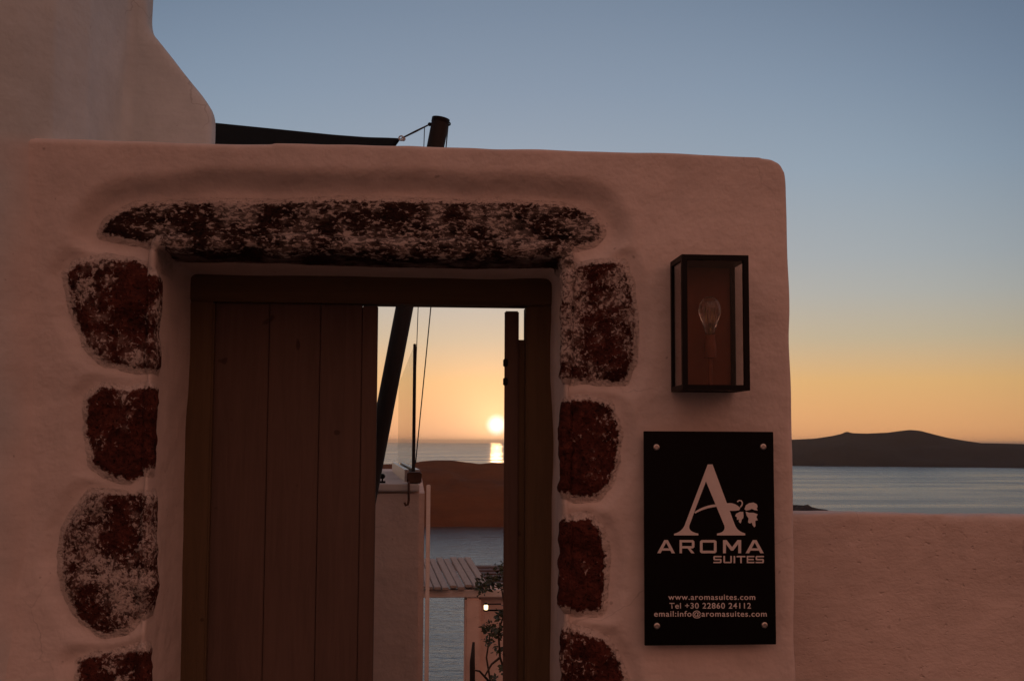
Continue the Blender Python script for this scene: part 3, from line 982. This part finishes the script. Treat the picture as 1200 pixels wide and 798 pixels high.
# sail
s_tip = P(469.5, 163.5, MY)
def sail():
    n, k = 40, 16
    A_ = P(469.5, 162.3, MY); B_ = P(130, 133, MY + 1.6); C_ = Vector((A_.x - 1.0, 5.2, A_.z - .35))
    vs_, fs_ = [], []
    edge = [(130, 133), (200, 139), (253, 144.3), (300, 149), (350, 154), (390, 158), (430, 161), (455, 161.6), (469.5, 162.3)]
    ex = [e[0] for e in edge]; ey = [e[1] for e in edge]
    for i in range(n + 1):
        px = 130 + (469.5 - 130) * i / n
        yy = MY + 1.6 * (1 - i / n)
        top = P(px, np.interp(px, ex, ey), yy)
        for j in range(k + 1):
            v = j / k
            q = top.lerp(C_, v)
            q.z -= .22 * math.sin(math.pi * v) * (1 - (i / n) ** 3) + .0
            vs_.append(q)
    for i in range(n):
        for j in range(k):
            a_ = i * (k + 1) + j
            fs_.append((a_, a_ + 1, a_ + k + 2, a_ + k + 1))
    top_n = len(vs_)
    vs2 = [v - Vector((0, 0, .004)) for v in vs_]
    fs2 = [tuple(x + top_n for x in f[::-1]) for f in fs_]
    rim = []
    for i in range(n):
        a_ = i * (k + 1); b_ = (i + 1) * (k + 1)
        rim.append((a_, b_, b_ + top_n, a_ + top_n))
    for j in range(k):
        a_ = n * (k + 1) + j
        rim.append((a_, a_ + 1, a_ + 1 + top_n, a_ + top_n))
        rim.append((j + top_n, j + 1 + top_n, j + 1, j))
    return MB().add(vs_ + vs2, fs_ + fs2 + rim)
sl = sail().build('shade_sail', M['sail'], smooth=True)
tag(sl, 'black shade sail stretched from the left building towards the mast top', 'shade sail')
# rope with shackle between sail and mast
rope = MB()
r1 = P(472.5, 161.5, MY); 
rope.tube([r1, r1.lerp(eL, .45), eL], [.0030, .0040, .0026], 8)
rp = rope.build('tension_rope', M['rope'], smooth=True)
tag(rp, 'short dark rope tying the black sail corner to the mast top', 'rope')
MB().tube(ring_pts(P(470.2, 162.3, MY), .0085), .0028, 8, False).tube(ring_pts(P(472.6, 163.2, MY), .0062), .0026, 8, False).build('shackle', M['steel'], rp)

# guy ropes hanging from the mast head, seen again through the doorway
def guy(a_, b_, rad, label):
    pts = []
    for i in range(13):
        q = a_.lerp(b_, i / 12); q.z -= .01 * math.sin(math.pi * i / 12); pts.append(q)
    o = MB().tube(pts, rad, 6).build('guy_rope', M['rope'], smooth=True)
    return tag(o, label, 'rope', 'guy ropes from the mast head to the glass balustrade')
gbase = P(487, 543, 1.72)
guy(P(525.2, 146.5, MY + .004), gbase, .0022, 'thicker guy rope from the mast head, meeting the balustrade post at a wider angle')
guy(P(497.5, 150, MY + .03), P(486, 470, 1.74), .0016, 'thinner guy rope from the mast head, hanging nearer the glass pane')

# ================================================================== BALUSTRADE AND WALL BEHIND THE DOOR
WYn, WYf = 1.5, 4.0                       # near and far ends of the wall block
zt_w = P(460, 572, WYn).z
xr_w = P(497, 640, WYn).x
blk = MB()
blk.box(xr_w - 2.6, xr_w, WYn, WYf, -2.6, zt_w)
bw = blk.build('terrace_wall', M['terrace_plaster'], bevel=.02)
tag(bw, 'white terrace wall behind the doorway carrying the glass balustrade', 'wall')
MB().box(xr_w - 2.62, xr_w - .02, WYn - .012, WYf - .02, zt_w - .012, zt_w + .016).build('coping', M['pale_paint'], bw, bevel=.005)

bal = empty('glass_balustrade', (xr_w - .07, WYn + .2, zt_w))
tag(bal, 'glass balustrade with a thin dark post on the terrace wall', 'balustrade')
gy0, gy1 = 1.70, 3.4
pt = P(486, 403, gy0); pbm = P(486, 548, gy0)
gxp = pt.x
q0 = P(478, 415, gy0 + .35); q1 = P(468, 455, gy1)
gxb = P(466, 538, gy1).x; gxn = P(483, 552, gy0).x
gz = zt_w + .02
# pane follows the wall edge, its near top corner clipped to a slope
pane = [Vector((gxn, gy0 + .02, gz + .03)), Vector((gxb, gy1, gz + .03)), Vector((gxb, gy1, P(468, 450, gy1).z)), Vector((gxn, gy0 + .02, pt.z - .01))]
nv = (pane[1] - pane[0]).cross(Vector((0, 0, 1))).normalized() * .012
MB().prism(pane, nv).build('glass_panel', M['panel_glass'], bal)
MB().box(gxp - .006, gxp + .006, gy0 - .008, gy0 + .008, gz, pt.z).build('post', M['mast'], bal, bevel=.002)
ch = MB()
dvv = Vector((gxb - gxn, gy1 - gy0, 0)).normalized(); svv = Vector((dvv.y, -dvv.x, 0))
n0 = Vector((gxn, gy0 + .03, gz - .005)); n1_ = Vector((gxb, gy1 + .02, gz - .005))
for s in (-.030, .013):
    c = [n0 + svv * s, n0 + svv * (s + .018), n1_ + svv * (s + .018), n1_ + svv * s]
    ch.prism(c, (0, 0, .05))
ch.build('base_channel', M['steel'], bal)
MB().box(P(477, 560, WYn + .1).x, P(494, 560, WYn + .1).x, WYn + .02, WYn + .12, zt_w + .0175, P(480, 553, WYn + .05).z).build('end_block', M['rust'], bal, bevel=.004)
# hook hanging down the wall
hx0 = P(479, 570, WYn - .02)
hk = MB().tube([Vector((hx0.x, WYn + .02, zt_w + .022)), Vector((hx0.x, WYn - .022, zt_w + .020)), P(479, 586, WYn - .022), P(478, 591, WYn - .024), P(475.5, 592, WYn - .024), P(474, 588.5, WYn - .024)], .0045, 8)
hk = hk.build('iron_hook', M['rust'], smooth=True)
tag(hk, 'small rusty hook hanging down the face of the terrace wall', 'hook')
# little dark spotlight on the coping
sp = P(448, 569, WYn + .1)
spt = MB().box(sp.x - .012, sp.x + .012, WYn + .08, WYn + .11, zt_w + .017, zt_w + .024)
spt.lathe([(.010, -.015), (.011, .02), (.006, .026)], (sp.x, WYn + .095, zt_w + .042), 'y', 14)
spt.box(sp.x - .003, sp.x + .003, WYn + .09, WYn + .10, zt_w + .022, zt_w + .036)
so = spt.build('spotlight', M['black_metal'])
tag(so, 'tiny black spotlight standing on the terrace wall coping beside the mast', 'spotlight')

# ================================================================== PERGOLA, PIER, WALL, PLANT, LANTERN
PY0, PY1 = 9.0, 12.2
pz = P(530, 689, PY0).z
zfar = P(520, 656, PY1).z
xl = P(490, 690, PY0).x; xr = P(573, 684, PY0).x; xrf = P(552, 660, PY1).x; xlf = P(478, 657, PY1).x
perg = empty('pergola', (xl, PY0, -3.0))
tag(perg, 'white pergola with weathered grey board roof below the terrace', 'pergola')
rf = MB(); nb = 9
for i in range(nb):
    a_, b_ = i / nb, (i + .90) / nb
    dz = rng.uniform(-.012, .012); e = rng.uniform(-.06, .06)
    n0 = Vector((xl + (xr - xl) * a_, PY0 - .05 + e, pz + dz)); n1_ = Vector((xl + (xr - xl) * b_, PY0 - .05 + e, pz + dz))
    f0 = Vector((xlf + (xrf - xlf) * a_, PY1 + e, zfar + dz)); f1 = Vector((xlf + (xrf - xlf) * b_, PY1 + e, zfar + dz))
    up_ = Vector((0, 0, .03))
    rf.hexa([n0, n1_, f1, f0, n0 + up_, n1_ + up_, f1 + up_, f0 + up_])
rf.build('board_roof', M['slats'], perg, bevel=.006)
bm_ = MB().box(xl - .05, P(640, 690, PY0).x, PY0 + .02, PY0 + .14, pz - .095, pz - .018)
bm_.build('beam', M['pale_paint'], perg, bevel=.008)
bm_ = MB().box(xlf, xrf, PY1 - .2, PY1 - .1, zfar - .12, zfar - .02)
bm_.build('beam', M['pale_paint'], perg, bevel=.008)
px_ = P(500.8, 700, PY0 - .12)
wd = .020
MB().box(px_.x - wd, px_.x + wd, PY0 - .16, PY0 - .08, -3.0, P(500, 568, PY0 - .12).z).build('post', M['pale_paint'], perg, bevel=.006)
MB().box(xlf + .05, xlf + .17, PY1 - .21, PY1 - .09, -3.0, zfar - .12).build('post', M['pale_paint'], perg, bevel=.006)

pier_y = PY0 + .02
pl, pr_ = P(546, 740, pier_y).x, P(640, 740, pier_y + .3).x
pier = MB().box(pl, pr_, pier_y + .13, pier_y + .5, -3.0, pz - .012).box(pl - .01, pl + .15, pier_y + .004, pier_y + .2, -3.0, pz - .10)
pier = pier.build('pillar_wall', M['terrace_plaster'], bevel=.02)
tag(pier, 'white wall below the pergola beam beside the open door leaf', 'wall')
# thin dark post leaning in the corner of the pier
dp = MB().tube([P(555, 752, pier_y - .12), P(553.5, 775, pier_y - .12), P(554, 860, pier_y - .12)], [.012, .026, .030], 10).build('dark_post', M['mast'], smooth=True)
tag(dp, 'slim dark post leaning against the white wall below the pergola', 'parasol')
# second roof behind
s0 = P(556, 663, 13.5); s1 = P(640, 660, 13.5)
sr = MB()
for i in range(7):
    z = s0.z + .0 - i * .0
    y0_ = 13.5 - i * .28
    sr.box(s0.x + .02 * i, s1.x, y0_ - .25, y0_, s0.z - .02 - .012 * i, s0.z + .01 - .012 * i)
sr.box(s0.x + .1, s0.x + .2, 12.6, 12.7, -4, s0.z - .06)
sr = sr.build('reed_canopy', M['rust'])
tag(sr, 'small brown canopy beyond the grey board roof, right edge of the view', 'canopy')

# climbing plant
def plant():
    root = empty('climbing_plant', (P(585, 800, 6.4).x, 6.4, -2.6))
    tag(root, 'dark leafy climbing plant at the edge of the open door leaf', 'plant')
    st = MB(); lv = MB()
    rg = random.Random(21)
    Yp = 6.4
    stems = [
        [(600, 860), (590, 820), (575, 800), (570, 770), (574, 745), (586, 735)],
        [(606, 860), (596, 800), (586, 770), (584, 740), (592, 715), (588, 690), (576, 682), (564, 686)],
        [(612, 860), (604, 780), (594, 740), (590, 700), (594, 675), (600, 655)],
        [(575, 800), (562, 786), (556, 785)], [(586, 770), (576, 778), (568, 792)],
    ]
    for s in stems:
        pts = [P(x, y, Yp + rg.uniform(-.1, .1)) for x, y in s]
        st.tube(pts, [.010 - .006 * i / len(pts) for i in range(len(pts))], 6)
    def leaf_(c, s):
        d = Vector((rg.uniform(-1, 1), rg.uniform(-1, 1), rg.uniform(-.8, .6))).normalized()
        u = d.cross(Vector((rg.uniform(-1, 1), rg.uniform(-1, 1), rg.uniform(-1, 1)))).normalized()
        n_ = d.cross(u) * s * .12
        lv.add([c, c + d * s * .4 + u * s * .32 + n_, c + d * s, c + d * s * .4 - u * s * .32 + n_], [(0, 1, 2), (0, 2, 3)])
    clumps = [(566, 684, 9, 60), (577, 682, 9, 70), (588, 668, 8, 60), (592, 688, 8, 50), (564, 692, 5, 26), (572, 736, 8, 60), (584, 738, 9, 70), (586, 720, 6, 40),
              (572, 750, 5, 22), (583, 760, 5, 24), (590, 782, 6, 30), (598, 720, 12, 120), (600, 680, 12, 120), (602, 760, 12, 120), (578, 793, 4, 14)]
    for x, y, r_, n_ in clumps:
        for _ in range(n_):
            q = P(x + rg.gauss(0, r_ * .5), y + rg.gauss(0, r_ * .5), Yp + rg.gauss(0, .12))
            leaf_(q, rg.uniform(.025, .05))
    st.build('stem', M['stem'], root, smooth=True)
    lv.build('foliage', M['leaf'], root)
plant()

lc = P(569.5, 711, 6.6)
lan = empty('wall_lantern', (lc.x, 6.6, lc.z))
tag(lan, 'small lit wall lantern on a short arm among the plant leaves', 'lantern')
MB().lathe([(.010, -.022), (.016, -.016), (.017, .012), (.010, .020)], (lc.x, 6.6, lc.z), 'z', 16).build('glow_glass', M['lamp_glow'], lan, smooth=True)
MB().lathe([(.021, .020), (.019, .026), (.006, .036)], (lc.x, 6.6, lc.z), 'z', 16).build('lantern_cap', M['black_metal'], lan)
MB().lathe([(.019, -.032), (.021, -.024), (.019, -.0215)], (lc.x, 6.6, lc.z), 'z', 16).build('lantern_base', M['black_metal'], lan)
MB().tube([(lc.x + .015, 6.6, lc.z - .026), (lc.x + .12, 6.6, lc.z - .026)], .007, 8).tube([(lc.x + .017, 6.6, lc.z + .023), (lc.x + .12, 6.6, lc.z + .023)], .005, 8).build('arm', M['black_metal'], lan)

# ================================================================== SUNSET HAZE over the water
m = bpy.data.materials.new('sunset_haze'); m.use_nodes = True
t_ = m.node_tree; t_.nodes.clear()
pv = t_.nodes.new('ShaderNodeVolumePrincipled')
pv.inputs['Color'].default_value = (0.98, 0.80, 0.66, 1)
pv.inputs['Density'].default_value = 1.2e-5
pv.inputs['Anisotropy'].default_value = 0.72
oo = t_.nodes.new('ShaderNodeOutputMaterial'); t_.links.new(pv.outputs[0], oo.inputs['Volume'])
hz = MB().box(-S * 1.02, S * 1.02, -S * .05, S * 1.02, SEA_Z - 3.5, CAM.z + 140).build('haze', m)
tag(hz, kind='stuff')
